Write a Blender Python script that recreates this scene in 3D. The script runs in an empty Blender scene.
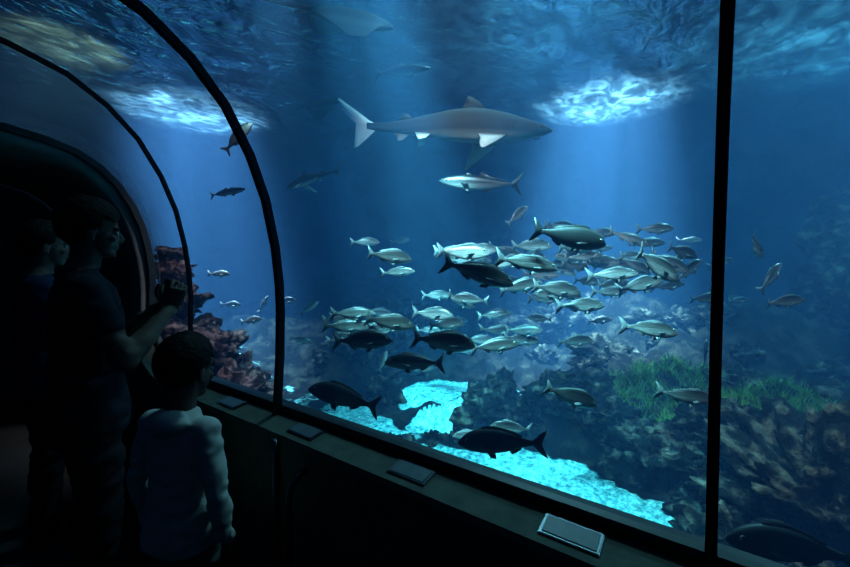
import bpy, bmesh, random
from math import *
from mathutils import Vector, Matrix, noise, Quaternion
random.seed(7)
scn=bpy.context.scene
scn.view_settings.view_transform='Standard'
COL=scn.collection

# ------------------------------------------------------------ helpers
def link(o,parent=None):
    COL.objects.link(o)
    if parent: o.parent=parent
    return o
def obj_bm(name,bm,mats,parent=None,smooth=True):
    me=bpy.data.meshes.new(name); bm.to_mesh(me); bm.free()
    for m in mats: me.materials.append(m)
    if smooth:
        for p in me.polygons: p.use_smooth=True
    o=bpy.data.objects.new(name,me); return link(o,parent)
def empty(name,loc=(0,0,0),rz=0,sc=1):
    e=bpy.data.objects.new(name,None); e.location=loc; e.rotation_euler=(0,0,rz); e.scale=(sc,sc,sc); e.empty_display_size=.1
    return link(e)
def newmat(name):
    m=bpy.data.materials.new(name); m.use_nodes=True; nt=m.node_tree; nt.nodes.clear()
    return m,nt,nt.nodes.new('ShaderNodeOutputMaterial')
def N(nt,t,**kw):
    n=nt.nodes.new(t)
    for k,v in kw.items(): setattr(n,k,v)
    return n
def ramp(nt,stops,src=None):
    r=nt.nodes.new('ShaderNodeValToRGB'); cr=r.color_ramp
    while len(cr.elements)<len(stops): cr.elements.new(.5)
    for e,(p,c) in zip(cr.elements,stops):
        e.position=p; e.color=(*c,1) if hasattr(c,'__len__') else (c,c,c,1)
    if src: nt.links.new(src,r.inputs['Fac'])
    return r
def simple(name,c1,c2=None,rough=.6,scale=8,bump=.2,metal=0,spec=.4,detail=6,lo=.3,hi=.7,dist=.02):
    m,nt,out=newmat(name); b=N(nt,'ShaderNodeBsdfPrincipled')
    b.inputs['Roughness'].default_value=rough; b.inputs['Metallic'].default_value=metal
    b.inputs['Specular IOR Level'].default_value=spec
    tc=N(nt,'ShaderNodeTexCoord'); nz=N(nt,'ShaderNodeTexNoise'); nz.inputs['Scale'].default_value=scale; nz.inputs['Detail'].default_value=detail
    nt.links.new(tc.outputs['Object'],nz.inputs['Vector'])
    r=ramp(nt,[(lo,c1),(hi,c2 or c1)],nz.outputs['Fac']); nt.links.new(r.outputs[0],b.inputs['Base Color'])
    if bump:
        bp=N(nt,'ShaderNodeBump'); bp.inputs['Strength'].default_value=bump; bp.inputs['Distance'].default_value=dist
        nt.links.new(nz.outputs['Fac'],bp.inputs['Height']); nt.links.new(bp.outputs[0],b.inputs['Normal'])
    nt.links.new(b.outputs[0],out.inputs[0]); return m
def sstep(a,b,x):
    t=max(0,min(1,(x-a)/(b-a))); return t*t*(3-2*t)
def fbm(x,y,z=0,o=4):
    return noise.fractal(Vector((x,y,z)),.9,2.1,o)

# ------------------------------------------------------------ camera
EYE=Vector((0,0,1.55)); HD=radians(55.4); PT=radians(2.0); SH=-.0188
cam=bpy.data.cameras.new('camera'); cam.lens=16.94; cam.sensor_width=36; cam.clip_start=.02; cam.shift_y=SH
co=bpy.data.objects.new('camera',cam); link(co); co.location=EYE; co.rotation_euler=(radians(90)-PT,0,-HD)
scn.camera=co

# ------------------------------------------------------------ materials
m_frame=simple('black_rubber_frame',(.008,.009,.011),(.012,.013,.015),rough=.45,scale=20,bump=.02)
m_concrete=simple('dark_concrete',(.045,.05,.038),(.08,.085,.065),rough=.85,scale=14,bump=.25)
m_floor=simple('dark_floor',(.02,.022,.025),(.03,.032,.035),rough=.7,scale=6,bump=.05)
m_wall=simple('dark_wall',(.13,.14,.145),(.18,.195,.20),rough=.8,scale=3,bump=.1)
m_metal=simple('brushed_steel',(.06,.065,.07),(.1,.11,.12),rough=.35,metal=1,scale=40,bump=.02)
m_plaque=simple('plaque_face',(.05,.06,.065),(.08,.09,.10),rough=.45,scale=30,bump=0)
m_stone=simple('pale_stone_surface',(.15,.18,.18),(.3,.32,.3),rough=.9,scale=10,bump=.5)
m_rock=simple('tank_rock',(.003,.004,.004),(.12,.105,.08),rough=.95,scale=6,bump=1.0,detail=12,lo=.48,hi=.78,dist=.20,spec=.08)
m_rockfar=simple('tank_wall_rock',(.008,.012,.018),(.025,.038,.05),rough=1,scale=1.5,bump=.6,dist=.2,spec=.05)
m_reef=simple('reef_crust',(.018,.008,.010),(.45,.22,.22),rough=.95,scale=9,bump=1.0,detail=12,lo=.46,hi=.78,dist=.10,spec=.12)
m_grass=simple('seagrass_blades',(.03,.09,.015),(.10,.20,.045),rough=.8,scale=9,bump=0,spec=.1)

def glass_mat():
    m,nt,out=newmat('acrylic_pane')
    t=N(nt,'ShaderNodeBsdfTransparent'); t.inputs[0].default_value=(.93,.97,1,1)
    g=N(nt,'ShaderNodeBsdfGlossy'); g.inputs['Roughness'].default_value=.02; g.inputs[0].default_value=(.8,.9,1,1)
    f=N(nt,'ShaderNodeFresnel'); f.inputs[0].default_value=1.25
    mx=N(nt,'ShaderNodeMixShader'); nt.links.new(f.outputs[0],mx.inputs[0]); nt.links.new(t.outputs[0],mx.inputs[1]); nt.links.new(g.outputs[0],mx.inputs[2])
    nt.links.new(mx.outputs[0],out.inputs[0]); return m
m_glass=glass_mat()

def water_mat():
    m,nt,out=newmat('sea_water')
    s=N(nt,'ShaderNodeVolumeScatter'); s.inputs['Color'].default_value=(.20,.50,1,1); s.inputs['Density'].default_value=.021; s.inputs['Anisotropy'].default_value=.1
    a=N(nt,'ShaderNodeVolumeAbsorption'); a.inputs['Color'].default_value=(.0,.66,.78,1); a.inputs['Density'].default_value=.13
    e=N(nt,'ShaderNodeEmission'); e.inputs['Color'].default_value=(.015,.23,1,1); e.inputs['Strength'].default_value=.0050  # faint glow in the volume stands in for multiply scattered ambient light
    x=N(nt,'ShaderNodeAddShader'); y=N(nt,'ShaderNodeAddShader')
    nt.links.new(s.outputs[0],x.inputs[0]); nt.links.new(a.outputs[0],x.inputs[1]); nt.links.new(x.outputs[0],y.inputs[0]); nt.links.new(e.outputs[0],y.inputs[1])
    nt.links.new(y.outputs[0],out.inputs['Volume']); return m
m_water=water_mat()

def surf_mat():
    m,nt,out=newmat('rippled_water_surface')
    tc=N(nt,'ShaderNodeTexCoord'); mp=N(nt,'ShaderNodeMapping'); mp.inputs['Scale'].default_value=(1.0,1.5,1); mp.inputs['Rotation'].default_value=(0,0,.5)
    nt.links.new(tc.outputs['Object'],mp.inputs['Vector'])
    n1=N(nt,'ShaderNodeTexNoise'); n1.inputs['Scale'].default_value=2.6; n1.inputs['Detail'].default_value=2.5; n1.inputs['Distortion'].default_value=1.3
    n2=N(nt,'ShaderNodeTexNoise'); n2.inputs['Scale'].default_value=1.1; n2.inputs['Detail'].default_value=3; n2.inputs['Distortion'].default_value=.8
    for n in (n1,n2): nt.links.new(mp.outputs[0],n.inputs['Vector'])
    r1=ramp(nt,[(.42,0.012),(.72,.07)],n1.outputs['Fac'])      # facets that scatter lamp light down
    r2=ramp(nt,[(.36,.42),(.60,.80)],n2.outputs['Fac'])       # facets that let light through
    bp=N(nt,'ShaderNodeBump'); bp.inputs['Strength'].default_value=1; bp.inputs['Distance'].default_value=.12
    nt.links.new(n1.outputs['Fac'],bp.inputs['Height'])
    gl=N(nt,'ShaderNodeBsdfGlossy'); gl.inputs['Roughness'].default_value=.10; gl.inputs[0].default_value=(.8,.95,1,1); nt.links.new(bp.outputs[0],gl.inputs['Normal'])
    tl=N(nt,'ShaderNodeBsdfTranslucent'); tl.inputs[0].default_value=(.45,.80,1,1)
    tr=N(nt,'ShaderNodeBsdfTransparent')
    a=N(nt,'ShaderNodeMixShader'); nt.links.new(r1.outputs[0],a.inputs[0]); nt.links.new(gl.outputs[0],a.inputs[1]); nt.links.new(tl.outputs[0],a.inputs[2])
    b=N(nt,'ShaderNodeMixShader'); nt.links.new(r2.outputs[0],b.inputs[0]); nt.links.new(a.outputs[0],b.inputs[1]); nt.links.new(tr.outputs[0],b.inputs[2])
    nt.links.new(b.outputs[0],out.inputs[0]); return m
m_surf=surf_mat()

def seabed_mat():
    m,nt,out=newmat('seabed')
    b=N(nt,'ShaderNodeBsdfPrincipled'); b.inputs['Roughness'].default_value=.9; b.inputs['Specular IOR Level'].default_value=.1
    at=N(nt,'ShaderNodeAttribute',attribute_name='sand')
    tc=N(nt,'ShaderNodeTexCoord'); 
    n=N(nt,'ShaderNodeTexNoise'); n.inputs['Scale'].default_value=13; n.inputs['Detail'].default_value=10; n.inputs['Roughness'].default_value=.8
    nl=N(nt,'ShaderNodeTexNoise'); nl.inputs['Scale'].default_value=3.2; nl.inputs['Detail'].default_value=10; nl.inputs['Roughness'].default_value=.65
    for q in (n,nl): nt.links.new(tc.outputs['Object'],q.inputs['Vector'])
    sand=ramp(nt,[(.40,(.02,.12,.13)),(.50,(.12,.42,.43)),(.62,(.42,.88,.86))],n.outputs['Fac'])  # cyan of the lamp light is put into the gravel colour
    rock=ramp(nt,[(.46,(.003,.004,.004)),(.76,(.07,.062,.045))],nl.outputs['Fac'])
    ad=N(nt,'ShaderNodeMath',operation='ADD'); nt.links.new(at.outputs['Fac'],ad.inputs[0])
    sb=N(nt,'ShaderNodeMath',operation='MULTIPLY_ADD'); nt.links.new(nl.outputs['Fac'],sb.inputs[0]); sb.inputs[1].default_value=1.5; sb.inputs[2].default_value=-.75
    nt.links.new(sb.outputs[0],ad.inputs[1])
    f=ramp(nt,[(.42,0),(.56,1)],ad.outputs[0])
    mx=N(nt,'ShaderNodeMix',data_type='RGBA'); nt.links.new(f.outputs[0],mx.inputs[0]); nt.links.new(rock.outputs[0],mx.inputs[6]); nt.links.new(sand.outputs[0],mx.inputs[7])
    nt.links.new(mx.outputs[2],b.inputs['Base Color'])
    hs=N(nt,'ShaderNodeMath',operation='ADD'); nt.links.new(nl.outputs['Fac'],hs.inputs[0]); nt.links.new(n.outputs['Fac'],hs.inputs[1])
    inv=N(nt,'ShaderNodeMapRange'); inv.inputs[1].default_value=0; inv.inputs[2].default_value=1; inv.inputs[3].default_value=1; inv.inputs[4].default_value=.6; nt.links.new(f.outputs[0],inv.inputs[0])
    bp=N(nt,'ShaderNodeBump'); bp.inputs['Distance'].default_value=.14; nt.links.new(inv.outputs[0],bp.inputs['Strength']); nt.links.new(hs.outputs[0],bp.inputs['Height']); nt.links.new(bp.outputs[0],b.inputs['Normal'])
    nt.links.new(b.outputs[0],out.inputs[0]); return m
m_seabed=seabed_mat()

def fish_mat(name,stops,rough=.35,metal=.35,stripe=.25):
    m,nt,out=newmat(name); b=N(nt,'ShaderNodeBsdfPrincipled'); b.inputs['Roughness'].default_value=rough; b.inputs['Metallic'].default_value=metal
    tc=N(nt,'ShaderNodeTexCoord'); sp=N(nt,'ShaderNodeSeparateXYZ'); nt.links.new(tc.outputs['Object'],sp.inputs[0])
    mr=N(nt,'ShaderNodeMapRange'); mr.inputs[1].default_value=-.2; mr.inputs[2].default_value=.2; nt.links.new(sp.outputs[2],mr.inputs[0])
    r=ramp(nt,stops,mr.outputs[0])
    n=N(nt,'ShaderNodeTexNoise'); n.inputs['Scale'].default_value=9; mp=N(nt,'ShaderNodeMapping'); mp.inputs['Scale'].default_value=(.5,1,7); nt.links.new(tc.outputs['Object'],mp.inputs[0]); nt.links.new(mp.outputs[0],n.inputs['Vector'])
    k=ramp(nt,[(.35,1-stripe),(.65,1)],n.outputs['Fac'])
    oi=N(nt,'ShaderNodeObjectInfo'); rr=ramp(nt,[(0,.35),(1,1.0)],oi.outputs['Random'])
    m2=N(nt,'ShaderNodeMix',data_type='RGBA',blend_type='MULTIPLY'); m2.inputs[0].default_value=1; nt.links.new(k.outputs[0],m2.inputs[6]); nt.links.new(rr.outputs[0],m2.inputs[7])
    mx=N(nt,'ShaderNodeMix',data_type='RGBA',blend_type='MULTIPLY'); mx.inputs[0].default_value=1; nt.links.new(r.outputs[0],mx.inputs[6]); nt.links.new(m2.outputs[2],mx.inputs[7])
    nt.links.new(mx.outputs[2],b.inputs['Base Color']); nt.links.new(b.outputs[0],out.inputs[0]); return m
m_bream=fish_mat('bream_scales',[(.12,(.74,.67,.64)),(.38,(.50,.45,.43)),(.55,(.15,.135,.13)),(.76,(.018,.017,.018))],stripe=.6)
m_dark=fish_mat('grouper_skin',[(.1,(.008,.008,.008)),(.6,(.004,.004,.004)),(.9,(.003,.003,.003))],rough=.6,metal=0)
m_jack=fish_mat('jack_scales',[(.3,(.36,.34,.32)),(.45,(.08,.08,.08)),(.52,(.010,.012,.014))])
m_shark=fish_mat('shark_skin',[(.34,(.6,.55,.50)),(.41,(.16,.15,.13)),(.46,(.006,.006,.005))],rough=.85,metal=0,stripe=.1)
m_ray=fish_mat('ray_skin',[(.40,(.05,.045,.038)),(.485,(.035,.032,.028)),(.52,(.01,.009,.008))],rough=.85,metal=0,stripe=.3)
m_fin=simple('fin_membrane',(.04,.042,.042),(.11,.11,.11),rough=.5,bump=0)
m_findk=simple('dark_fin',(.004,.004,.005),(.008,.008,.008),rough=.5,bump=0)
m_finw=simple('lit_tail',(.6,.6,.58),(.85,.85,.82),rough=.5,bump=0)  # tail fin coloured near white as if catching the light
m_eye=simple('fish_eye',(.005,.005,.005),(.01,.01,.01),rough=.1,bump=0)
m_eyering=simple('fish_eye_ring',(.3,.28,.2),(.4,.38,.25),rough=.3,bump=0)

# ------------------------------------------------------------ tunnel profile
TC=-.40
half=[(1.055,.86),(1.072,1.1),(1.078,1.30),(1.074,1.42),(1.056,1.58),(1.012,1.78),(.945,1.95),(.845,2.12),(.72,2.25),(.575,2.345),(.40,2.40),(.20,2.435),(0,2.455),(-.2,2.465)]
prof=half+[(TC,2.468)]+[(2*TC-x,z) for x,z in reversed(half)]
def off(y):
    if y<2.3: return 0
    if y<3.94: return .46*((y-2.3)/1.64)**1.35
    return .46+.10*(y-3.94)
def strip(bm,poly,ys,closed=False,mi=0,flip=False):
    rows=[[bm.verts.new((x+off(y),y,z)) for x,z in poly] for y in ys]
    n=len(poly)
    for a,b in zip(rows,rows[1:]):
        for i in range(n if closed else n-1):
            j=(i+1)%n; q=(a[i],a[j],b[j],b[i])
            f=bm.faces.new(q[::-1] if flip else q); f.material_index=mi
    return rows
YS=[-2.6,-1.5,-.5,.5,1.5,2.3,2.6,2.9,3.2,3.5,3.94]
bm=bmesh.new(); strip(bm,prof,YS); obj_bm('window_1',bm,[m_glass])

def rib(name,y,w=.03,dep=.045):
    bm=bmesh.new(); c=Vector((TC,1.4))
    pts=[]
    for i,(x,z) in enumerate(prof):
        a=prof[max(i-1,0)]; b=prof[min(i+1,len(prof)-1)]
        t=Vector((b[0]-a[0],b[1]-a[1])).normalized(); nn=Vector((t.y,-t.x))
        if nn.dot(Vector((x,z))-c)<0: nn=-nn
        pts.append((Vector((x,z)),nn))
    rings=[]
    for p,nn in pts:
        i=p-nn*dep; o=p-nn*.003; yy=y
        rings.append([bm.verts.new((v.x+off(y),yy+s,v.y)) for v,s in ((i,-w/2),(o,-w/2),(o,w/2),(i,w/2))])
    for a,b in zip(rings,rings[1:]):
        for k in range(4): bm.faces.new((a[k],a[(k+1)%4],b[(k+1)%4],b[k]))
    bm.faces.new(rings[0]); bm.faces.new(rings[-1][::-1])
    bmesh.ops.recalc_face_normals(bm,faces=bm.faces)
    o=obj_bm(name,bm,[m_frame],smooth=False); return o
for i,(y,w,d) in enumerate([(-1.6,.03,.04),(-.03,.022,.026),(1.49,.026,.032),(2.29,.018,.022),(3.93,.05,.05)]):
    rib('tunnel_rib',y,w,d)

# water body
YW=[-7]+YS[0:]+[4.5,5.2,6,7,8.5,10,12.5]
XO0,XO1,ZB,ZT=-5.5,11.6,-2.0,4.2
g=.006
outer_prof=[(x+(g if x>TC else -g if x<TC else 0),z+g) for x,z in prof]
poly=[(XO0,ZB),(XO0,ZT),(XO1,ZT),(XO1,ZB),(1.10,ZB),(1.10,.86)]+outer_prof+[(2*TC-1.10,.86),(2*TC-1.10,ZB)]
bm=bmesh.new(); rows=[]
for y in YW:
    r=[]
    for i,(x,z) in enumerate(poly):
        fx=x if i<4 else x+off(min(y,6.4))
        r.append(bm.verts.new((fx,y,z)))
    rows.append(r)
n=len(poly)
for a,b in zip(rows,rows[1:]):
    for i in range(n):
        j=(i+1)%n; bm.faces.new((a[i],a[j],b[j],b[i]))
f1=bm.faces.new(rows[0]); f2=bm.faces.new(rows[-1][::-1])
bmesh.ops.triangulate(bm,faces=[f1,f2]); bmesh.ops.recalc_face_normals(bm,faces=bm.faces)
obj_bm('tank_water',bm,[m_water],smooth=False)

# water surface sheet
bm=bmesh.new()
nx,ny=90,110; gr=[]
for i in range(nx+1):
    row=[]
    for j in range(ny+1):
        x=XO0+(XO1-XO0)*i/nx; y=-7+19.5*j/ny
        row.append(bm.verts.new((x,y,4.24+.035*fbm(x*.9,y*.9,3,3))))
    gr.append(row)
for i in range(nx):
    for j in range(ny): bm.faces.new((gr[i][j],gr[i+1][j],gr[i+1][j+1],gr[i][j+1]))
obj_bm('water_surface',bm,[m_surf])

def rockwall(name,x0,y0,x1,y1,amp,seed,z0=-2,z1=6.5):
    bm=bmesh.new(); L=hypot(x1-x0,y1-y0); nu=int(L/.2); nv=40; nn=Vector((-(y1-y0),x1-x0,0)).normalized(); g=[]
    for i in range(nu+1):
        r=[]
        for j in range(nv+1):
            t=i/nu; z=z0+(z1-z0)*j/nv; p=Vector((x0+(x1-x0)*t,y0+(y1-y0)*t,z))
            d=amp*(fbm(p.x*.35+seed,p.y*.35,z*.5,5)+.4*(1-sstep(-1,3,z)))
            r.append(bm.verts.new(p+nn*max(d,-.2)))
        g.append(r)
    for i in range(nu):
        for j in range(nv): bm.faces.new((g[i][j],g[i+1][j],g[i+1][j+1],g[i][j+1]))
    return obj_bm(name,bm,[m_rockfar])
rockwall('wall_tank_back',11.2,-6.6,11.2,12.2,.8,3)
rockwall('wall_tank_right',-5.2,-6.6,11.4,-6.6,.6,9)
rockwall('wall_tank_far',11.4,12.2,-5.2,12.2,.6,14)
rockwall('wall_tank_left',-5.2,12.2,-5.2,-6.6,.4,21)

# ------------------------------------------------------------ seabed
def dl(x,y): return .823*x+.568*y,.568*x-.823*y
def edgef(x,y): return 4.95+.22*fbm(x*.5,y*.7,5,3)+.22*fbm(x*1.6,y*1.6,7,2)-.45*sstep(1.6,2.6,y)+.4*sstep(3.2,4.2,y)-.15*sstep(1.0,-.2,y)
def patch(x,y):
    d,l=dl(x,y); return ((d-6.2)/.52)**2+((l-.55)/1.0)**2
def patch2(x,y):
    d,l=dl(x,y); return ((d-5.45)/.20)**2+((l-.15)/.45)**2
def ground(x,y):
    edge=edgef(x,y)
    h=sstep(edge-.12,edge+.22,x)
    top=-.12-.50*sstep(1.2,2.2,y)+.12*sstep(4.4,5.4,y)
    z=-.85+(top+.85)*h
    z+=.9*sstep(6.5,9.5,x)*(.6+.6*fbm(x*.4,y*.4,9,3))
    z+=.75*exp(-((x-6.9)/1.0)**2-((y-5.6)/1.2)**2)
    z+=.45*sstep(5.5,7.5,y)
    flat=1-sstep(.8,1.5,patch(x,y))
    rough=(.25+.75*max(h,sstep(.3,-.3,y)))*(1-.80*flat)
    z+=rough*(.20*fbm(x*.9,y*.9,0,4)+.20*abs(noise.noise(Vector((x*2.3,y*2.3,4))))+.11*noise.noise(Vector((x*5,y*5,8)))+.05*noise.noise(Vector((x*11,y*11,8))))
    return z
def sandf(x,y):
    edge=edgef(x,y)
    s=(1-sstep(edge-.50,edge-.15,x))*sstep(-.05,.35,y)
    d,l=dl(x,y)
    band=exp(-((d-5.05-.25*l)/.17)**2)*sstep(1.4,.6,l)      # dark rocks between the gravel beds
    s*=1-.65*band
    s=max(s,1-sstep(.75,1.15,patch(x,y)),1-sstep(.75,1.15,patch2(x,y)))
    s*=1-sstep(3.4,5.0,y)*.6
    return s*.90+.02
bm=bmesh.new(); lay=bm.verts.layers.float.new('sand')
def axis(a,b,lo,hi,fine,coarse):
    v=[a]; 
    while v[-1]<b: v.append(v[-1]+(fine if lo<v[-1]<hi else coarse))
    return v
gx=axis(1.14,11.5,1.5,6.8,.055,.12); gy=axis(-6.8,12.3,-1.8,5.2,.055,.14)
gg=[]
for x0 in gx:
    r=[]
    for y in gy:
        o_=off(min(y,6.4)); x=x0+o_*(1-(x0-1.14)/10.4)
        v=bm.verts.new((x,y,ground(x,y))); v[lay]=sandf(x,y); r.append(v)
    gg.append(r)
for a,b in zip(gg,gg[1:]):
    for j in range(len(gy)-1): bm.faces.new((a[j],b[j],b[j+1],a[j+1]))
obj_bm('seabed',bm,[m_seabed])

# ------------------------------------------------------------ rocks
def rockverts(seed,amp,freq,sub):
    bm=bmesh.new(); bmesh.ops.create_icosphere(bm,subdivisions=sub,radius=1)
    for v in bm.verts:
        d=v.co.normalized(); q=d*freq+Vector((seed,seed*2,0))
        k=1+amp*noise.fractal(q,.9,2.1,5)-amp*.8*abs(noise.noise(q*1.9))+amp*.35*noise.noise(q*4.5)+amp*.2*noise.noise(q*10)
        v.co=d*max(k,.3)
    return bm
def rock(name,loc,rad,seed,amp=.35,freq=1.4,sub=5,mat=m_rock):
    bm=rockverts(seed,amp,freq,sub)
    for v in bm.verts: v.co=Vector((v.co.x*rad[0],v.co.y*rad[1],v.co.z*rad[2]))
    o=obj_bm(name,bm,[mat]); o.location=loc; return o
rock('boulder',(4.30,-.95,-.55),(.85,.78,.70),3,.7,1.6,6)
rock('boulder',(3.80,-.33,-.90),(.58,.46,.42),8,.7,1.7)
rock('boulder',(5.6,-1.9,-.45),(1.0,.9,.7),12,.6,1.5)
rock('boulder',(3.2,-1.15,-1.05),(.8,.65,.55),15,.6,1.5)
rock('boulder',(7.2,5.6,-.2),(.8,1.1,.75),31,.45,1.5)
rock('boulder',(6.4,4.9,-.35),(.45,.6,.5),33,.45,1.6)
rock('boulder',(5.4,5.5,-.4),(.5,.6,.45),35,.45,1.6)
rock('rock_pillar',(9.4,-2.7,.6),(1.2,1.2,2.9),41,.45,1.4,mat=m_rock)
rock('rock_pillar',(8.8,-4.2,.2),(1.5,1.2,2.4),44,.45,1.4,mat=m_rock)
rock('rock_pillar',(9.0,2.5,-.6),(1.2,1.5,1.3),47,.45,1.4,mat=m_rock)
tmpl=[]
for s in range(6):
    b_=rockverts(70+s*3,.6,1.5,4); b_.verts.ensure_lookup_table(); b_.faces.ensure_lookup_table()
    tmpl.append(([v.co.copy() for v in b_.verts],[[v.index for v in f.verts] for f in b_.faces])); b_.free()
def outcrop(name,spots,mat=m_rock):
    V=[];Fc=[]
    for k,(x,y,z,r) in enumerate(spots):
        vs,fs=tmpl[k%6]; M=Matrix.Rotation(random.uniform(0,6),3,'Z')@Matrix.Rotation(random.uniform(-.4,.4),3,'X')
        sx,sy,sz=r*random.uniform(.8,1.3),r*random.uniform(.8,1.3),r*random.uniform(.6,.95); o=len(V)
        V+=[tuple(M@Vector((v.x*sx,v.y*sy,v.z*sz))+Vector((x,y,z))) for v in vs]; Fc+=[[i+o for i in f] for f in fs]
    me=bpy.data.meshes.new(name); me.from_pydata(V,[],Fc); me.materials.append(mat)
    for p in me.polygons: p.use_smooth=True
    return link(bpy.data.objects.new(name,me))
sp=[]
for i in range(60):
    y=random.uniform(-.3,4.4); e_=edgef(4.8,y); x=e_+random.uniform(-.05,.3); r=random.uniform(.14,.32)
    if patch(x,y)<1.6 or patch2(x,y)<1.8: continue
    sp.append((x,y,ground(x,y)+random.uniform(-.05,.12),r))
for i in range(26):
    l=random.uniform(-1.6,1.0); d=5.02+.25*l+random.uniform(-.10,.10); x=.823*d+.568*l; y=.568*d-.823*l
    if patch2(x,y)<1.2: continue
    sp.append((x,y,ground(x,y),random.uniform(.06,.15)))
for i in range(40):
    x=random.uniform(5.2,8.5); y=random.uniform(-3,5.5); 
    if (abs(x-5.4)<.8 and abs(y+.3)<1.4) or patch(x,y)<2.0: continue
    sp.append((x,y,ground(x,y),random.uniform(.15,.42)))
outcrop('rock_outcrop',sp)
rs=[(2.15,4.15,.0,.55),(2.1,4.35,.48,.40),(2.25,3.75,-.35,.46),(2.5,4.4,-.38,.5),(2.0,4.7,1.0,.27),(2.02,4.72,1.35,.19),(2.0,4.7,1.55,.12),(2.1,4.6,.7,.32),(2.2,3.4,-.6,.36),(2.6,3.9,-.58,.4),(2.35,3.1,-.75,.32),(2.9,4.8,-.5,.45),(2.15,4.05,.6,.22),(2.35,3.95,.1,.28),(2.6,4.3,.0,.22),(2.75,3.6,-.75,.3)]
outcrop('reef_rock',rs,m_reef)
rock('pale_stone',(2.95,3.75,-.60),(.22,.26,.24),61,.35,2.0,sub=4,mat=m_stone)

V=[];Fc=[]
for i in range(9000):
    a=random.uniform(0,2*pi); r=sqrt(random.random())
    x=5.5+.75*r*cos(a); y=-.45+1.5*r*sin(a)
    if fbm(x*1.5,y*1.5,30,3)<-.35: continue
    z=ground(x,y); h=random.uniform(.06,.18)*(1-.3*r); w=.006; an=random.uniform(0,pi); lx=random.uniform(-.08,.08); ly=random.uniform(-.08,.08)
    dx,dy=w*cos(an),w*sin(an); o=len(V)
    for k,t in enumerate((0,.5,1)):
        s=1-t*.8; cx,cy_,cz=x+lx*t*t,y+ly*t*t,z-.02+h*t; V+=[(cx+dx*s,cy_+dy*s,cz),(cx-dx*s,cy_-dy*s,cz)]
    Fc+=[(o,o+1,o+3,o+2),(o+2,o+3,o+5,o+4)]
me=bpy.data.meshes.new('seagrass'); me.from_pydata(V,[],Fc); me.materials.append(m_grass); link(bpy.data.objects.new('seagrass',me))

# ------------------------------------------------------------ fish meshes
def body(bm,st,mi=0,seg=16,bend=0.0):
    rings=[]
    for t,h,w,zc in st:
        x=.5-t; yb=bend*max(0,t-.35)**2
        rings.append([bm.verts.new((x,yb+w*cos(2*pi*k/seg),zc+h*sin(2*pi*k/seg))) for k in range(seg)])
    for a,b in zip(rings,rings[1:]):
        for k in range(seg):
            f=bm.faces.new((a[k],a[(k+1)%seg],b[(k+1)%seg],b[k])); f.material_index=mi
    for r,rv in ((rings[0],False),(rings[-1],True)):
        f=bm.faces.new(r[::-1] if rv else r); f.material_index=mi
def interp(st,n=26):
    out=[]
    for i in range(n):
        t=st[0][0]+(st[-1][0]-st[0][0])*(i/(n-1))
        for a,b in zip(st,st[1:]):
            if a[0]<=t<=b[0]+1e-9:
                u=(t-a[0])/(b[0]-a[0]); ia=st.index(a)
                p=st[max(ia-1,0)]; q=st[min(ia+2,len(st)-1)]
                v=[]
                for k in range(1,4):
                    m0=(b[k]-p[k])/max(1e-6,b[0]-p[0])*(b[0]-a[0]); m1=(q[k]-a[k])/max(1e-6,q[0]-a[0])*(b[0]-a[0])
                    v.append((2*u**3-3*u*u+1)*a[k]+(u**3-2*u*u+u)*m0+(3*u*u-2*u**3)*b[k]+(u**3-u*u)*m1)
                out.append((t,max(v[0],.002),max(v[1],.002),v[2])); break
    return out
def plate(bm,pts,M,mi,th=.004,bend=0.0):
    c=Vector((sum(p[0] for p in pts)/len(pts),sum(p[1] for p in pts)/len(pts)))
    A=[];B=[]
    for t,z in pts:
        yb=bend*max(0,t-.35)**2
        A.append(bm.verts.new(M@Vector((.5-t,yb+th*.2,z)))); B.append(bm.verts.new(M@Vector((.5-t,yb-th*.2,z))))
    yb=bend*max(0,c.x-.35)**2
    ca=bm.verts.new(M@Vector((.5-c.x,yb+th,c.y))); cb=bm.verts.new(M@Vector((.5-c.x,yb-th,c.y)))
    n=len(pts)
    for i in range(n):
        j=(i+1)%n
        for f in ((A[i],A[j],ca),(B[j],B[i],cb),(A[j],A[i],B[i],B[j])):
            fc=bm.faces.new(f); fc.material_index=mi
I=Matrix.Identity(4)
def sidefin(bm,t,z,w,pts,mi,s,down=50,th=.004):
    M=Matrix.Translation(Vector((.5-t,s*w,z)))
    a=radians(down); A=[];B=[]
    o=Vector((0,s*cos(a),-sin(a))); nrm=Vector((0,sin(a),s*cos(a))); c=Vector((0,0,0))
    P3=[Vector((-u,0,0))+o*v for u,v in pts]
    for p in P3: c+=p
    c/=len(P3)
    for p in P3:
        A.append(bm.verts.new(M@(p+nrm*th*.2))); B.append(bm.verts.new(M@(p-nrm*th*.2)))
    ca=bm.verts.new(M@(c+nrm*th)); cb=bm.verts.new(M@(c-nrm*th)); n=len(P3)
    for i in range(n):
        j=(i+1)%n
        for f in ((A[i],A[j],ca),(B[j],B[i],cb),(A[j],A[i],B[i],B[j])):
            fc=bm.faces.new(f); fc.material_index=mi
def eye(bm,t,z,y,r,ring=True):
    for s in (-1,1):
        if ring:
            g=bmesh.ops.create_uvsphere(bm,u_segments=10,v_segments=6,radius=r*1.35,matrix=Matrix.Translation((.5-t,s*(y-.003),z))@Matrix.Diagonal((1,.35,1,1)))
            for v in g['verts']:
                for f in v.link_faces: f.material_index=3
        g=bmesh.ops.create_uvsphere(bm,u_segments=10,v_segments=6,radius=r,matrix=Matrix.Translation((.5-t,s*y,z))@Matrix.Diagonal((1,.45,1,1)))
        for v in g['verts']:
            for f in v.link_faces: f.material_index=2
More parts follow.
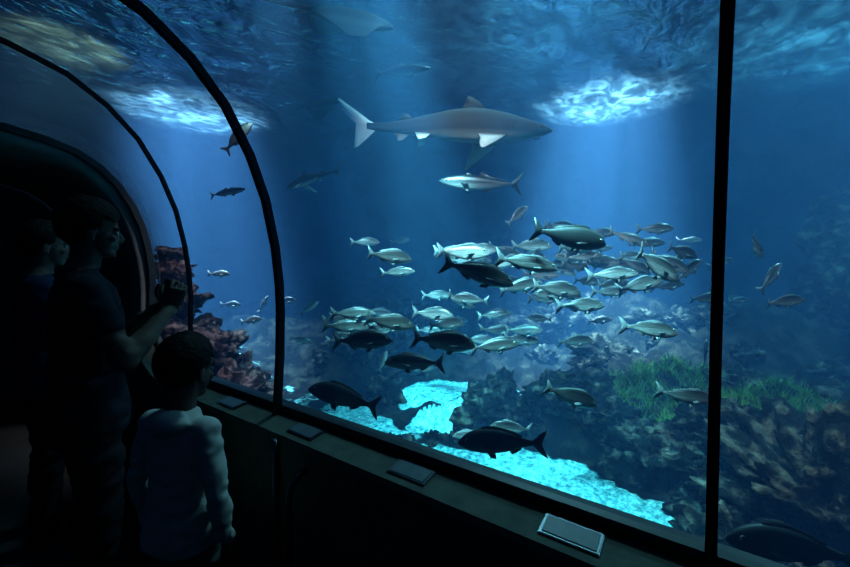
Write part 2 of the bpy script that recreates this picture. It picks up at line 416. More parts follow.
def mesh_of(name,bm,mats):
    bmesh.ops.recalc_face_normals(bm,faces=bm.faces)
    me=bpy.data.meshes.new(name); bm.to_mesh(me); bm.free()
    for m in mats: me.materials.append(m)
    for p in me.polygons: p.use_smooth=True
    return me
def bream(name,bend,mat,fin,deep=1.0):
    bm=bmesh.new()
    st=[(0,.008,.006,-.02),(.03,.045,.022,-.015),(.1,.095,.045,0),(.2,.135,.058,.005),(.33,.155,.062,.005),(.48,.145,.056,.002),(.62,.108,.04,0),(.74,.062,.024,0),(.83,.034,.013,0),(.87,.034,.008,0)]
    st=[(t,h*deep,w,z) for t,h,w,z in st]
    body(bm,interp(st),0,16,bend)
    k=deep
    plate(bm,[(.84,.03),(.88,.06),(.94,.125),(1.0,.165),(.985,.11),(.955,.04),(.945,0),(.955,-.04),(.985,-.11),(1.0,-.165),(.94,-.125),(.88,-.06),(.84,-.03)],I,1,.006,bend)
    plate(bm,[(.24,.13*k),(.28,.175*k),(.34,.190*k),(.45,.18*k),(.56,.150*k),(.66,.12*k),(.73,.085*k),(.74,.05*k),(.6,.09*k),(.4,.13*k)],I,1,.005,bend)
    plate(bm,[(.58,-.10*k),(.61,-.155*k),(.66,-.135*k),(.72,-.09*k),(.73,-.05*k),(.65,-.07*k)],I,1,.005,bend)
    for s in (-1,1):
        sidefin(bm,.27,-.03,.055,[(0,0),(.06,.05),(.14,.075),(.19,.06),(.13,.02),(.05,-.01)],1,s,25)
        sidefin(bm,.33,-.13*k,.02,[(0,0),(.04,.06),(.10,.07),(.10,.02),(.05,0)],1,s,65)
    eye(bm,.105,.03,.042,.017)
    return mesh_of(name,bm,[mat,fin,m_eye,m_eyering])
breams=[bream('sea_bream_mesh',b,m_bream,m_fin,d) for b,d in ((0,1),(.35,.86),(-.35,1.0),(.15,.78),(-.2,.9))]
groupers=[bream('grouper_mesh',.25,m_dark,m_findk,.95)]
def jack():
    bm=bmesh.new()
    st=[(0,.006,.005,0),(.04,.03,.02,0),(.12,.058,.036,0),(.25,.082,.046,0),(.4,.088,.048,0),(.55,.075,.042,0),(.7,.045,.028,0),(.82,.018,.014,0),(.87,.014,.012,0)]
    body(bm,interp(st),0,16,.15)
    plate(bm,[(.85,.012),(.9,.05),(.96,.11),(1.0,.15),(.96,.06),(.925,0),(.96,-.06),(1.0,-.15),(.96,-.11),(.9,-.05),(.85,-.012)],I,1,.006,.15)
    plate(bm,[(.3,.082),(.33,.12),(.38,.105),(.43,.09),(.4,.07)],I,1,.005,.15)
    plate(bm,[(.46,.08),(.5,.135),(.56,.10),(.7,.065),(.82,.03),(.8,.01),(.6,.05)],I,1,.005,.15)
    plate(bm,[(.52,-.07),(.56,-.12),(.62,-.085),(.74,-.05),(.82,-.03),(.8,-.01),(.6,-.05)],I,1,.005,.15)
    for s in (-1,1):
        sidefin(bm,.25,-.01,.042,[(0,0),(.05,.04),(.12,.06),(.1,.02),(.04,-.01)],1,s,30)
        sidefin(bm,.3,-.075,.02,[(0,0),(.04,.05),(.09,.05),(.06,0)],1,s,60)
    eye(bm,.085,.01,.032,.011)
    return mesh_of('jack_mesh',bm,[m_jack,m_findk,m_eye,m_eyering])
JACK=jack()
def shark(name,bend,tailmat):
    bm=bmesh.new()
    st=[(0,.003,.004,.0),(.025,.016,.024,0),(.07,.030,.044,.002),(.13,.046,.054,.004),(.2,.062,.062,.006),(.3,.076,.066,.01),(.38,.078,.064,.012),(.48,.068,.056,.010),(.58,.05,.043,.006),(.68,.033,.03,.004),(.76,.023,.02,.004),(.82,.018,.014,.008),(.86,.015,.01,.015)]
    body(bm,interp(st,34),0,20,bend)
    plate(bm,[(.80,.012),(.85,.04),(.92,.095),(1.0,.155),(1.005,.145),(.975,.105),(.985,.098),(.94,.055),(.90,.018),(.885,-.005),(.905,-.055),(.92,-.085),(.90,-.078),(.86,-.045),(.82,-.008)],I,4,.008,bend)
    plate(bm,[(.30,.075),(.34,.12),(.375,.140),(.395,.145),(.405,.135),(.405,.12),(.42,.085),(.44,.078),(.36,.06)],I,0,.008,bend)
    plate(bm,[(.64,.038),(.665,.06),(.69,.068),(.70,.045),(.725,.035),(.67,.02)],I,0,.005,bend)
    plate(bm,[(.66,-.03),(.69,-.055),(.715,-.06),(.72,-.035),(.74,-.022),(.69,-.015)],I,0,.005,bend)
    for s in (-1,1):
        sidefin(bm,.235,-.035,.05,[(-.01,0),(.03,.07),(.085,.15),(.125,.205),(.14,.205),(.135,.14),(.12,.07),(.125,.01),(.06,-.01)],0,s,32,th=.008)
        sidefin(bm,.56,-.035,.03,[(0,0),(.03,.045),(.06,.06),(.07,.03),(.08,0)],0,s,45,th=.005)
        for k in range(5):
            plate(bm,[(.185+.014*k,.02),(.188+.014*k,.02),(.191+.014*k,-.018),(.188+.014*k,-.018)],Matrix.Translation((0,s*(.0595+.0008*k),.0)),2,.002)
    plate(bm,[(.055,0),(.085,.0),(.09,-.004),(.06,-.004)],Matrix.Translation((0,0,-.036)),2,.022)
    eye(bm,.075,.008,.043,.006,False)
    return mesh_of(name,bm,[m_shark,m_findk,m_eye,m_eyering,tailmat])
SHARK=shark('shark_mesh',.25,m_finw); SHARK2=shark('shark_mesh_b',-.4,m_shark)
def ray():
    bm=bmesh.new(); nu,nv=28,36; g=[]
    for j in range(nv+1):
        s=-1+2*j/nv; a=abs(s)
        lead=.5-.42*a**1.15-.03*sin(a*pi); trail=-.22+.16*a**1.5+ .02*cos(a*6)
        if a>.999: lead=trail+.004
        r=[];q=[]
        for i in range(nu+1):
            u=i/nu; x=lead+(trail-lead)*u
            th=(.062*exp(-(a/.28)**2)+.020*(1-a)**.7)*(max(0,u*(1-u))*4)**.6+.0012
            zc=-.16*a*a+.03*a
            r.append(bm.verts.new((x,s*.55,zc+th))); q.append(bm.verts.new((x,s*.55,zc-th*.7)))
        g.append((r,q))
    for (r,q),(r2,q2) in zip(g,g[1:]):
        for i in range(nu):
            bm.faces.new((r[i],r[i+1],r2[i+1],r2[i])); bm.faces.new((q[i],q2[i],q2[i+1],q[i+1]))
        bm.faces.new((r[0],r2[0],q2[0],q[0])); bm.faces.new((r[nu],q[nu],q2[nu],r2[nu]))
    for r,q in (g[0],g[-1]):
        for i in range(nu): bm.faces.new((r[i],q[i],q[i+1],r[i+1]))
    pv=None
    for k in range(14):
        t=k/13; x=-.2-.75*t; rr=.018*(1-t)+.002; z=.02+.05*t*t; y=.06*sin(t*3)
        ring=[bm.verts.new((x,y+rr*cos(2*pi*m/8),z+rr*sin(2*pi*m/8))) for m in range(8)]
        if pv:
            for m in range(8): bm.faces.new((pv[m],pv[(m+1)%8],ring[(m+1)%8],ring[m]))
        else: bm.faces.new(ring)
        pv=ring
    bm.faces.new(pv[::-1])
    for s in (-1,1):
        sidefin(bm,.70,0,.03,[(0,0),(.03,.09),(.09,.10),(.11,.03),(.08,0)],0,s,5,th=.006)
    for s in (-1,1):
        for k in range(5):
            for f in bmesh.ops.create_cube(bm,size=1,matrix=Matrix.Translation((.26-.035*k,s*(.09+.006*k),-.045))@Matrix.Diagonal((.006,.035,.006,1)))['verts']:
                for ff in f.link_faces: ff.material_index=2
    return mesh_of('ray_mesh',bm,[m_ray,m_findk,m_eye,m_eyering])
RAY=ray()

# tank plan axes: A runs out into the tank, S runs along it
A_=Vector((.8232,.5678,0)); S_=Vector((.5678,-.8232,0)); U_=Vector((0,0,1))
def fish(name,me,s,a,z,head,yaw,L,roll=0):
    """s,a: metres along S / A from the visitors' spot, z height, head: 0 swims toward +S"""
    h=radians(head); y=radians(yaw); hd=(S_*cos(h)+U_*sin(h))*cos(y)+A_*sin(y)
    o=bpy.data.objects.new(name,me); link(o); o.location=S_*s+A_*a+U_*z; o.scale=(L,L,L)
    o.rotation_euler=(radians(roll),-asin(max(-1,min(1,hd.z))),atan2(hd.y,hd.x)); return o
school=[(-1.67,3.6,2.59,50,10,.36),(-.66,4.43,1.68,0,20,.33),(-.28,3.15,1.53,-8,10,.36),(-.26,3.7,1.38,5,-10,.34),(.13,4.7,1.06,0,10,.36),(.42,3.75,1.12,175,10,.36),
(.31,2.28,1.44,-18,10,.44),(.29,3.03,1.56,0,-10,.4),(.64,2.5,1.49,-10,10,.42),(.99,4.33,1.96,40,10,.33),(.87,2.4,1.65,-10,5,.46),(2.42,4.2,1.81,3,0,.38),
(1.54,2.67,1.47,-28,10,.42),(1.37,2.92,1.40,2,0,.38),(1.63,3.04,1.31,14,0,.38),(1.0,3.04,1.28,-8,0,.38),(1.24,3.15,1.14,0,10,.4),(.79,3.33,1.28,10,0,.38),
(1.70,3.67,1.20,0,15,.38),(2.63,4.0,1.38,40,0,.36),(3.17,4.5,1.05,5,0,.36),(1.50,2.64,1.05,-10,8,.4),(1.58,4.2,.63,0,0,.4),(1.12,4.5,.55,15,0,.36),
(.56,3.2,.81,5,0,.4),(.12,2.54,.99,-8,5,.42),(-.07,2.7,.81,180,5,.42),(-.27,3.03,1.03,-10,5,.38),(-.63,3.46,1.03,0,5,.4),(-.69,3.46,.92,-4,5,.4),
(-.44,2.79,.94,0,5,.42),(.76,4.2,.74,0,5,.38),(3.1,3.76,1.63,-40,20,.36),(3.23,3.73,1.33,50,10,.36),(3.09,3.43,1.14,5,0,.36),(3.32,4.7,.36,80,10,.36),
(-1.75,6.0,.73,35,0,.36),(-3.5,7.2,.63,0,0,.36),(-2.93,7.2,.63,60,0,.36),(-3.35,6.5,1.22,0,0,.36),(.98,2.66,.59,-20,5,.4),(1.72,2.6,.61,-8,5,.38),
(.95,3.6,1.62,0,0,.38),(1.83,3.6,1.69,-20,0,.38),(1.26,4.2,1.08,0,0,.38),(1.75,4.0,1.46,4,0,.4),(-.59,5.5,.05,70,0,.33),(.53,4.0,1.58,5,0,.4),(.88,4.4,1.58,-15,0,.4),
(1.21,4.2,1.33,0,0,.4),(2.25,4.4,1.45,-10,0,.4),(1.59,4.7,1.44,10,0,.4),(2.04,5.0,1.21,-5,0,.4),(2.86,4.7,1.17,8,0,.4),(.65,4.7,.53,-5,0,.4),(-.55,4.0,.78,3,0,.4),
(1.24,6.2,-.45,90,0,.25),(.72,3.27,.10,170,0,.36),(.43,3.8,-.19,185,0,.34),(2.62,4.7,1.68,0,0,.4),(-.45,7.2,1.78,10,0,.36),(3.97,6.0,1.75,0,0,.36),(1.79,5.3,1.92,-5,0,.4),(.44,5.8,.58,0,0,.38),(2.54,5.8,.58,5,0,.38),(1.67,5.8,.61,175,0,.38),
(-1.19,5.3,.69,8,0,.4),(-.67,5.7,.71,-6,0,.4),(.07,5.3,.53,0,0,.4),(.57,5.7,.17,4,0,.4),(-2.84,6.5,.46,10,0,.36),(-1.97,6.3,.18,-10,0,.4),(-2.6,7.5,.67,0,0,.4),(4.28,5.8,1.42,20,0,.38),(5.1,6.5,.79,0,0,.38)]
for i in range(34):
    a=random.uniform(3.5,5.6); school.append((a*random.triangular(.05,.68,.40),a,1.55+a*random.triangular(-.15,.07,-.02),random.choice((0,5,-8,-15,12,20,178,-25)),random.choice((0,15,-20,30)),.40))
for i in range(12):
    a=random.uniform(3.6,5.0); school.append((a*random.uniform(-.25,.25),a,1.55-a*random.uniform(.13,.24),random.choice((0,5,-8,12,178)),random.choice((0,15,-20)),.38))
for i,f in enumerate(school):
    fish('sea_bream',groupers[0] if i in (0,10) else breams[i%5],*f,roll=random.uniform(-16,16))
fish('grouper',groupers[0],-.53,2.6,.61,168,5,.5)
fish('grouper',groupers[0],.44,2.27,.47,183,5,.5)
fish('grouper',groupers[0],1.78,1.9,.13,175,5,.6)
fish('amberjack',JACK,.50,3.65,2.19,176,5,.75)
fish('amberjack',JACK,-.26,4.6,3.62,4,0,.65)
fish('amberjack',JACK,-3.1,6.3,2.51,10,0,.6)
fish('shark',SHARK,.19,3.88,2.76,-1,3,2.1)
fish('shark',SHARK2,-1.58,5.6,2.6,195,25,.95)
fish('stingray',RAY,-1.45,5.6,3.6,20,20,.7)
fish('stingray',RAY,-.82,3.75,3.72,4,26,1.15,roll=26)

# ------------------------------------------------------------ tunnel interior
def box(name,x0,x1,y0,y1,z0,z1,mat,bev=0,parent=None):
    bm=bmesh.new(); bmesh.ops.create_cube(bm,size=1,matrix=Matrix.Translation(((x0+x1)/2,(y0+y1)/2,(z0+z1)/2))@Matrix.Diagonal((x1-x0,y1-y0,z1-z0,1)))
    if bev: bmesh.ops.bevel(bm,geom=bm.edges[:],offset=bev,segments=2,affect='EDGES')
    return obj_bm(name,bm,[mat],parent,smooth=False)
YT=[-2.6,-1.5,-.5,.5,1.5,2.3,2.6,2.9,3.2,3.5,3.94,4.3,4.7,5.2,5.8,6.4]
def solidstrip(name,pr,ys,mat):
    bm=bmesh.new(); rows=strip(bm,pr,ys,closed=True); bm.faces.new(rows[0]); bm.faces.new(rows[-1][::-1]); bmesh.ops.recalc_face_normals(bm,faces=bm.faces)
    return obj_bm(name,bm,[mat],smooth=False)
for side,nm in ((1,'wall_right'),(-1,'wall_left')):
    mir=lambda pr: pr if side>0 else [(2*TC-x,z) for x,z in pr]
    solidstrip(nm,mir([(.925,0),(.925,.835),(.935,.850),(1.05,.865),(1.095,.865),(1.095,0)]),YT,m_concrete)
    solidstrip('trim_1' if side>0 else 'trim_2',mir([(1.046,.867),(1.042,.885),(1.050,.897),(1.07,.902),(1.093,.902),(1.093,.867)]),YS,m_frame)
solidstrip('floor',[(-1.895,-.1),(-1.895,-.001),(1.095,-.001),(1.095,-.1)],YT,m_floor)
bm=bmesh.new(); inner=[(TC+(x-TC)*.93,z-.09) for x,z in prof]
rows=strip(bm,[(inner[0][0],0)]+inner+[(inner[-1][0],0)],[3.95,4.3,4.7,5.2,5.8,6.4]); 
outr=strip(bm,[(prof[0][0]+.02,0)]+[(x,z+.01) for x,z in prof]+[(prof[-1][0]-.02,0)],[3.95,3.951])
for i in range(len(rows[0])-1): bm.faces.new((rows[0][i],rows[0][i+1],outr[0][i+1],outr[0][i]))
bmesh.ops.recalc_face_normals(bm,faces=bm.faces)
obj_bm('ceiling',bm,[m_wall])
box('wall_far',-1.2,1.8,6.41,6.5,0,2.5,m_wall)
box('wall_back',-1.9,1.1,-2.75,-2.62,0,2.5,m_wall)

for y0 in (1.77,1.25,.74,.25,-.07):
    e=empty('info_plaque',(.995,y0,.857)); e.rotation_euler=(0,radians(-9),0)
    hw=.072 if y0>0 else .03
    box('plate',-.034,.034,-hw,hw,.001,.008,m_metal,.002,e)
    box('label',-.027,.027,-hw+.008,hw-.008,.0085,.0105,m_plaque,0,e)
def tubeobj(name,pts,r,mat,parent=None,res=10):
    bm=bmesh.new(); pv=None; pts=[Vector(p) for p in pts]
    for i,p in enumerate(pts):
        t=(pts[min(i+1,len(pts)-1)]-pts[max(i-1,0)]).normalized(); u=t.orthogonal().normalized() if pv is None else (u-t*u.dot(t)).normalized(); v=t.cross(u)
        ring=[bm.verts.new(p+u*r*cos(2*pi*k/res)+v*r*sin(2*pi*k/res)) for k in range(res)]
        if pv:
            for k in range(res): bm.faces.new((pv[k],pv[(k+1)%res],ring[(k+1)%res],ring[k]))
        else: bm.faces.new(ring[::-1])
        pv=ring
    bm.faces.new(pv); return obj_bm(name,bm,[mat],parent)
e=empty('handrail_post',(.85,1.16,0))
tubeobj('tube',[(0,0,0),(0,0,.5),(0,0,.70),(.008,0,.735),(.03,0,.76),(.075,0,.77)],.012,m_metal,e)
tubeobj('foot',[(0,0,0),(0,0,.012)],.035,m_metal,e,20)
e=empty('wall_conduit',(.912,1.33,0))
tubeobj('pipe',[(0,0,0),(0,0,.5),(0,0,.84)],.012,m_metal,e)

# ------------------------------------------------------------ people
def ell(bm,c,r,rot=None,seg=20):
    M=Matrix.Translation(Vector(c))
    if rot: M=M@rot
    M=M@Matrix.Diagonal((*r,1))
    bmesh.ops.create_uvsphere(bm,u_segments=seg,v_segments=seg//2+2,radius=1,matrix=M)
def tube(bm,pts,rad,seg=14,ref=Vector((0,1,0))):
    pts=[Vector(p) for p in pts]; pv=None
    for i,(p,r) in enumerate(zip(pts,rad)):
        t=(pts[min(i+1,len(pts)-1)]-pts[max(i-1,0)]).normalized()
        ra,rb=r if hasattr(r,'__len__') else (r,r)
        u=(ref-t*ref.dot(t)); u=u.normalized() if u.length>.1 else t.orthogonal().normalized(); v=t.cross(u)
        ring=[bm.verts.new(p+u*ra*cos(2*pi*k/seg)+v*rb*sin(2*pi*k/seg)) for k in range(seg)]
        if pv:
            for k in range(seg): bm.faces.new((pv[k],pv[(k+1)%seg],ring[(k+1)%seg],ring[k]))
        else: bm.faces.new(ring[::-1])
        pv=ring
    bm.faces.new(pv)
def remesh(o,vox,smooth=4):
    m=o.modifiers.new('r','REMESH'); m.mode='VOXEL'; m.voxel_size=vox; m.use_smooth_shade=True
    s=o.modifiers.new('s','SMOOTH'); s.factor=.5; s.iterations=smooth
    dg=bpy.context.evaluated_depsgraph_get(); ev=o.evaluated_get(dg); me=bpy.data.meshes.new_from_object(ev)
    o.modifiers.clear(); mats=list(o.data.materials); o.data=me
    me.materials.clear()
    for q in mats: me.materials.append(q)
    for p in me.polygons: p.use_smooth=True
    return o
m_skin=simple('skin',(.10,.062,.048),(.13,.08,.06),rough=.6,scale=30,bump=.03,spec=.15)
m_hair=simple('dark_hair',(.006,.005,.004),(.014,.011,.009),rough=.7,scale=60,bump=.4,spec=.1)
m_lips=simple('lips',(.09,.045,.04),(.11,.05,.045),rough=.5,bump=0)
m_eyew=simple('eyeball',(.2,.2,.2),(.25,.25,.25),rough=.2,bump=0)
def cloth(n,a,b): return simple(n,a,b,rough=.95,scale=7,bump=.35,spec=.1)

def hand(parent,wrist,d,n,s,sc,curl,mat):
    d=Vector(d).normalized(); n=Vector(n); n=(n-d*n.dot(d)).normalized(); w=n.cross(d)
    if w.dot(Vector(s))<0: w=-w
    W=Vector(wrist); bm=bmesh.new()
    L=.085*sc
    tube(bm,[W-d*.03*sc,W,W+d*.03*sc,W+d*L*.7,W+d*L],[(.026*sc,.019*sc),(.026*sc,.017*sc),(.036*sc,.016*sc),(.040*sc,.014*sc),(.038*sc,.011*sc)],14,ref=w)
    for k,(ofs,ln) in enumerate(((.029,.068),(.010,.076),(-.010,.071),(-.028,.056))):
        p=W+d*L*.9+w*ofs*sc; a=0; pts=[p]; dd=d
        for sg,lk in enumerate((.42,.33,.25)):
            a+=radians(curl*(.8+.1*k)); dd=d*cos(a)+n*sin(a); pts.append(pts[-1]+dd*ln*lk*sc*1.05)
        tube(bm,pts,[.0095*sc,.009*sc,.008*sc,.0062*sc],10,ref=w)
    p=W+d*.02*sc+w*.026*sc
    t1=p+(d*.6+w*.7+n*.25).normalized()*.04*sc; t2=t1+(d*.85+w*.25+n*.4).normalized()*.03*sc; t3=t2+(d*.9+n*.4).normalized()*.022*sc
    tube(bm,[p,t1,t2,t3],[.014*sc,.0115*sc,.010*sc,.007*sc],10,ref=n)
    o=obj_bm('hand',bm,[mat],parent); remesh(o,.0038*max(sc,.8),2)

def person(name,loc,rz,S,hs,build,joints,mats,hair,headrot=(0,0,0),hood=False,phone=False,longsleeve=False):
    m_top,m_bot,m_shoe=mats
    e=empty(name,loc,rz)
    k=S; b=build
    bm=bmesh.new()
    T=[(.86,0,.115,.165),(.95,-.01,.13,.172),(1.06,0,.118,.158),(1.18,.005,.122,.162),(1.30,.005,.125,.180),(1.40,-.005,.112,.178),(1.465,-.015,.078,.135),(1.50,-.01,.058,.075),(1.55,.005,.052,.054),(1.60,.015,.052,.052)]
    tube(bm,[(x*k,0,z*k) for z,x,_,_ in T],[(ry*k*(b if z<1.48 else 1),rx*k*(b if z<1.48 else 1)) for z,x,rx,ry in T],24)
    for s in (-1,1):
        ell(bm,(-.05*k,s*.075*k,.88*k),(.10*k*b,.09*k*b,.11*k*b))
        fx,fy=joints['legL' if s>0 else 'legR']
        hip=Vector((0,s*.09,.88)); kn=Vector((.02+fx*.5,s*.095+ (fy-s*.095)*.5,.50)); an=Vector((fx-.02,fy,.09))
        tube(bm,[p*k for p in (hip,hip.lerp(kn,.4),hip.lerp(kn,.8),kn,kn.lerp(an,.25)+Vector((-.012,0,0)),kn.lerp(an,.6),an,an-Vector((0,0,.02)))],
             [.098*k*b,.092*k*b,.075*k*b,.068*k*b,.070*k*b,.062*k*b,.058*k*b,.06*k*b],16)
        A=joints['armL' if s>0 else 'armR']; sh=Vector((-.01,s*.175,1.425)); el_=Vector(A[0]); wr=Vector(A[1])
        sl=1.18 if longsleeve else 1.0
        ell(bm,tuple(sh*k),(.062*k*b,.062*k*b,.062*k*b))
        tube(bm,[p*k for p in (sh-Vector((0,s*.05,-.01)),sh,sh.lerp(el_,.5),el_)],[.06*k*b,.058*k*b,.050*k*b*sl,.042*k*b*sl],14)
        tube(bm,[p*k for p in (el_,el_.lerp(wr,.3),el_.lerp(wr,.7),wr)],[.042*k*b*sl,.043*k*b*sl,.034*k*b*sl,.027*k*b*sl],14)
        ell(bm,tuple(el_*k),(.041*k*b*sl,)*3)
        if not longsleeve:
            tube(bm,[p*k for p in (sh,sh.lerp(el_,.35),sh.lerp(el_,.62))],[.066*k*b,.066*k*b,.062*k*b],14)
        else:
            tube(bm,[p*k for p in (el_.lerp(wr,.80),el_.lerp(wr,.86),el_.lerp(wr,.97))],[.036*k*b,.043*k*b,.040*k*b],14)
    tube(bm,[(-.005*k,0,z*k) for z in (.83,.86,.92,1.0,1.08)],[(r*k*b,q*k*b) for r,q in ((.186,.146),(.19,.15),(.186,.146),(.176,.134),(.165,.122))],24)
    if hood:
        ell(bm,(-.085*k,0,1.475*k),(.075*k,.115*k,.055*k),Matrix.Rotation(radians(-25),4,'Y'))
        ell(bm,(.0,0,1.49*k),(.085*k,.105*k,.03*k))
    o=obj_bm('body',bm,[m_top,m_bot,m_skin],e); remesh(o,.012*max(.75,k),4)
    me=o.data
    for v in me.vertices:
        q=v.co/k
        if q.z<1.45:
            v.co+=v.normal*k*(.009*noise.noise(Vector((q.x*9,q.y*9,q.z*16)))+.009*noise.noise(Vector((q.x*16,q.y*16,q.z*26))))
    segs=[]
    for s in (-1,1):
        A=joints['armL' if s>0 else 'armR']; sh=Vector((-.01,s*.175,1.425)); el_=Vector(A[0]); wr=Vector(A[1])
        segs+=[(sh,el_-sh,(el_-sh).length_squared,0),(el_,wr-el_,(wr-el_).length_squared,1)]
    for p in me.polygons:
        c=p.center/k; mi=0
        if c.z<.845: mi=1
        if c.z>1.505 and not hood: mi=2
        if c.z>1.53: mi=2
        if c.z>.6 and (mi!=2):
            for a0,ab,l2,kind in segs:
                t=max(0,min(1,(c-a0).dot(ab)/l2))
                if kind==0 and t<=.62: continue
                if (c-(a0+ab*t)).length<(.06 if kind else .068)*b: mi=0 if longsleeve else 2; break
        p.material_index=mi
    for s in (-1,1):
        fx,fy=joints['legL' if s>0 else 'legR']; bm=bmesh.new()
        tube(bm,[((fx-.09)*k,fy*k,.045*k),((fx-.05)*k,fy*k,.06*k),((fx+.02)*k,fy*k,.062*k),((fx+.09)*k,fy*k,.042*k),((fx+.15)*k,(fy+s*.008)*k,.033*k),((fx+.18)*k,(fy+s*.008)*k,.025*k)],[(.03*k,.035*k),(.038*k,.055*k),(.040*k,.058*k),(.046*k,.038*k),(.042*k,.03*k),(.022*k,.018*k)],16)
        tube(bm,[((fx-.02)*k,fy*k,.06*k),((fx-.02)*k,fy*k,.12*k)],[.045*k,.044*k],14)
        q=obj_bm('shoe',bm,[m_shoe],e); remesh(q,.009,2)
        zmin=min(v.co.z for v in q.data.vertices)
        for v in q.data.vertices: v.co.z=max(0,v.co.z-zmin)
    h=empty('head_pivot',(.02*k,0,1.56*k)); h.parent=e; h.rotation_euler=[radians(a) for a in headrot]; h.scale=(hs,hs,hs)
    bm=bmesh.new()
    ell(bm,(-.012,0,.135),(.098,.076,.098),seg=28)
    ell(bm,(.030,0,.075),(.062,.060,.080),seg=24)
    ell(bm,(.045,0,.018),(.040,.040,.026))
    ell(bm,(.072,0,.006),(.016,.020,.014))
    ell(bm,(.078,0,.118),(.015,.048,.012))
    tube(bm,[(.086,0,.112),(.094,0,.092),(.104,0,.076),(.099,0,.065),(.085,0,.060)],[.007,.009,.011,.011,.006],12)
    for s in (-1,1):
        ell(bm,(.094,s*.010,.068),(.009,.008,.007)); ell(bm,(.062,s*.040,.075),(.022,.018,.020))
        ell(bm,(-.008,s*.078,.090),(.019,.009,.032),Matrix.Rotation(radians(12),4,'Y')@Matrix.Rotation(radians(-20*s),4,'Z'))
        ell(bm,(-.002,s*.077,.068),(.011,.008,.012))
    ell(bm,(.086,0,.043),(.010,.022,.006)); ell(bm,(.084,0,.033),(.010,.019,.006))
    tube(bm,[(-.015,0,-.05),(-.012,0,.0),(-.01,0,.06)],[.053,.052,.055],18)
    o=obj_bm('face',bm,[m_skin,m_lips],h); remesh(o,.0045,2)
    for p in o.data.polygons:
        c=p.center
        if c.x>.087 and abs(c.y)<.022 and .027<c.z<.048: p.material_index=1
    for s in (-1,1):
        bm=bmesh.new(); ell(bm,(.079,s*.031,.096),(.0115,.0125,.0115)); obj_bm('eyeball',bm,[m_eyew],h)
        bm=bmesh.new(); ell(bm,(.088,s*.031,.096),(.004,.0055,.0055)); obj_bm('iris',bm,[m_eye],h)
        bm=bmesh.new(); tube(bm,[(.089,s*.012,.116),(.093,s*.030,.121),(.080,s*.052,.116)],[.003,.0035,.002],8); obj_bm('eyebrow',bm,[m_hair],h)
    bm=bmesh.new(); bmesh.ops.create_uvsphere(bm,u_segments=56,v_segments=40,radius=1)
    for v in bm.verts:
        d=v.co.normalized(); a=hair['th']*(1+.4*noise.noise(d*4)+.2*noise.noise(d*14))
        v.co=Vector((-.014+d.x*(.098+a),d.y*(.078+a),.138+d.z*(.098+a)))
    dele=[]
    for f in bm.faces:
        c=f.calc_center_median()
        low=hair['low'] if c.x<-.03 else .085
        line=low+ (0 if c.x>.03 or c.x<-.03 else (c.x+.03)/.06*.04)
        if c.x>.03: line=.155+ .1*(c.x-.07)-.012*sin(c.y*90)
        if c.z<line: dele.append(f)
    bmesh.ops.delete(bm,geom=dele,context='FACES')
    o=obj_bm('hair',bm,[m_hair],h)
    so=o.modifiers.new('t','SOLIDIFY'); so.thickness=.012; so.offset=-1
    for s in (-1,1):
        A=joints['armL' if s>0 else 'armR']; wr=Vector(A[1])*k
        hand(e,wr,Vector(A[2]),A[3],A[4],S*(1.05 if S<.8 else 1),A[5],m_skin)
    if phone:
        p=empty('smartphone',Vector(phone)*k); p.parent=e; p.rotation_euler=(0,radians(-15),0)
        box('case',-.005,.005,-.075,.075,-.038,.038,m_frame,.003,p)
        bm=bmesh.new(); ell(bm,(.006,.055,.02),(.003,.008,.008)); obj_bm('lens',bm,[m_eye],p)
    return e
t_navy=cloth('navy_tshirt',(.010,.012,.018),(.016,.019,.028)); t_blue=cloth('blue_tshirt',(.008,.018,.04),(.012,.026,.06)); t_grey=cloth('grey_hoodie',(.42,.38,.34),(.52,.47,.42))
b_dark=cloth('dark_trousers',(.014,.014,.017),(.02,.02,.024)); b_grey=cloth('grey_joggers',(.07,.08,.09),(.10,.11,.12)); m_shoe=simple('shoe_leather',(.02,.02,.02),(.04,.04,.04),rough=.5,bump=.1)
person('man',(.56,2.10,0),radians(-12),1.76/1.78,1.0,1.02,dict(legL=(.0,.12),legR=(.03,-.12),
   armL=((.10,.24,1.14),(.30,.085,1.325),(.25,.0,.97),(.3,-1,0),(-.2,0,1),35),
   armR=((.10,-.25,1.14),(.30,-.085,1.325),(.25,.0,.97),(.3,1,0),(-.2,0,1),35)),(t_navy,b_dark,m_shoe),dict(th=.012,low=.03),headrot=(0,4,0),phone=(.33,0,1.40))
person('man',(.60,2.95,0),radians(-5),1.70/1.78,1.0,1.08,dict(legL=(.02,.12),legR=(-.02,-.12),
   armL=((.03,.27,1.12),(.22,.12,.98),(.9,-.4,0),(0,-.2,-1),(0,-1,.3),20),
   armR=((.03,-.27,1.12),(.22,-.12,.98),(.9,.4,0),(0,.2,-1),(0,1,.3),20)),(t_blue,b_dark,m_shoe),dict(th=.010,low=.04),headrot=(0,2,0))
person('boy',(.640,1.46,0),radians(18),1.20/1.78,.94,1.06,dict(legL=(.0,.11),legR=(.03,-.11),
   armL=((-.03,.26,1.12),(.02,.25,.86),(.15,0,-1),(0,-1,0),(1,0,0),18),
   armR=((-.04,-.26,1.12),(.02,-.25,.86),(.12,.05,-1),(0,1,0),(1,0,0),18)),(t_grey,b_grey,m_shoe),dict(th=.009,low=.045),headrot=(0,8,0),hood=True,longsleeve=True)

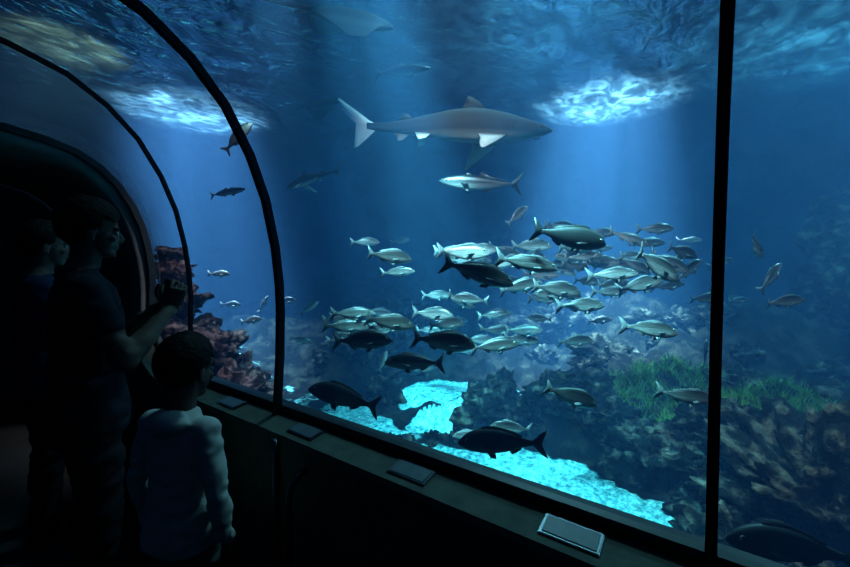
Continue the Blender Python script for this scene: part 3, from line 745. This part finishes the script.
# ------------------------------------------------------------ lamps
def spot(name,loc,tgt,power,size,col,blend=.6,rad=.12):
    l=bpy.data.lights.new(name,'SPOT'); l.energy=power; l.spot_size=radians(size); l.spot_blend=blend; l.color=col; l.shadow_soft_size=rad
    o=bpy.data.objects.new(name,l); link(o); o.location=loc; o.rotation_euler=(Vector(tgt)-Vector(loc)).to_track_quat('-Z','Y').to_euler(); return o
cy=(.32,.92,1)
# overhead spots: two floods for the surface light pools, the rest added for ripples
spot('overhead_tank_spot',(8.4,1.2,10.0),(7.4,1.7,-1),200000,25,(.85,.88,1),1,.3)
spot('overhead_tank_spot',(3.9,8.8,10.0),(3.9,7.6,-1),160000,27,(.85,.82,1),1,.3)
spot('overhead_tank_spot',(7.0,-2.0,6.6),(6.6,-1.4,0),6500,100,(.35,.85,1),1,.3)  # added broad spot to brighten the ripples on the right
spot('overhead_tank_spot',(4.6,1.8,6.4),(4.6,1.8,0),1500,110,(.35,.85,1),1,.3)  # added broad spot to carry the ripple light across the centre
spot('overhead_tank_spot',(1.7,6.9,6.0),(1.7,6.9,0),4000,50,(1,.72,.42),1,.1)  # added warm spot, stands in for warm reflections on the glass
# added fill spots, out of view over the tunnel, brightening gravel, fish and rocks
spot('added_fill_spot',(1.3,1.7,4.0),(4.3,2.4,-.85),4300,32,cy,.6)
spot('added_fill_spot',(1.5,.6,4.0),(4.2,1.0,-.85),4300,32,cy,.6)
spot('added_fill_spot',(1.4,1.4,4.0),(5.45,3.1,-.6),7500,19,cy,.4)
spot('added_fill_spot',(1.7,2.6,4.0),(4.0,4.3,-.8),1400,34,cy,.6)
spot('added_fill_spot',(1.4,-.4,4.0),(5.2,-.2,.6),700,70,(.7,.9,1),1)
spot('added_fill_spot',(1.2,1.0,4.0),(4.6,2.0,1.2),1200,64,(.85,.88,1),1)
spot('added_fill_spot',(1.7,-1.0,4.0),(4.3,-.9,-.5),1300,36,(1,.9,.8),.9)
spot('added_fill_spot',(2.0,2.6,4.0),(2.2,4.3,0),480,50,(1,.8,.8),.9)
w=bpy.data.worlds.new('world'); scn.world=w; w.use_nodes=True; bg=w.node_tree.nodes['Background']; bg.inputs[0].default_value=(.02,.05,.09,1); bg.inputs[1].default_value=.12
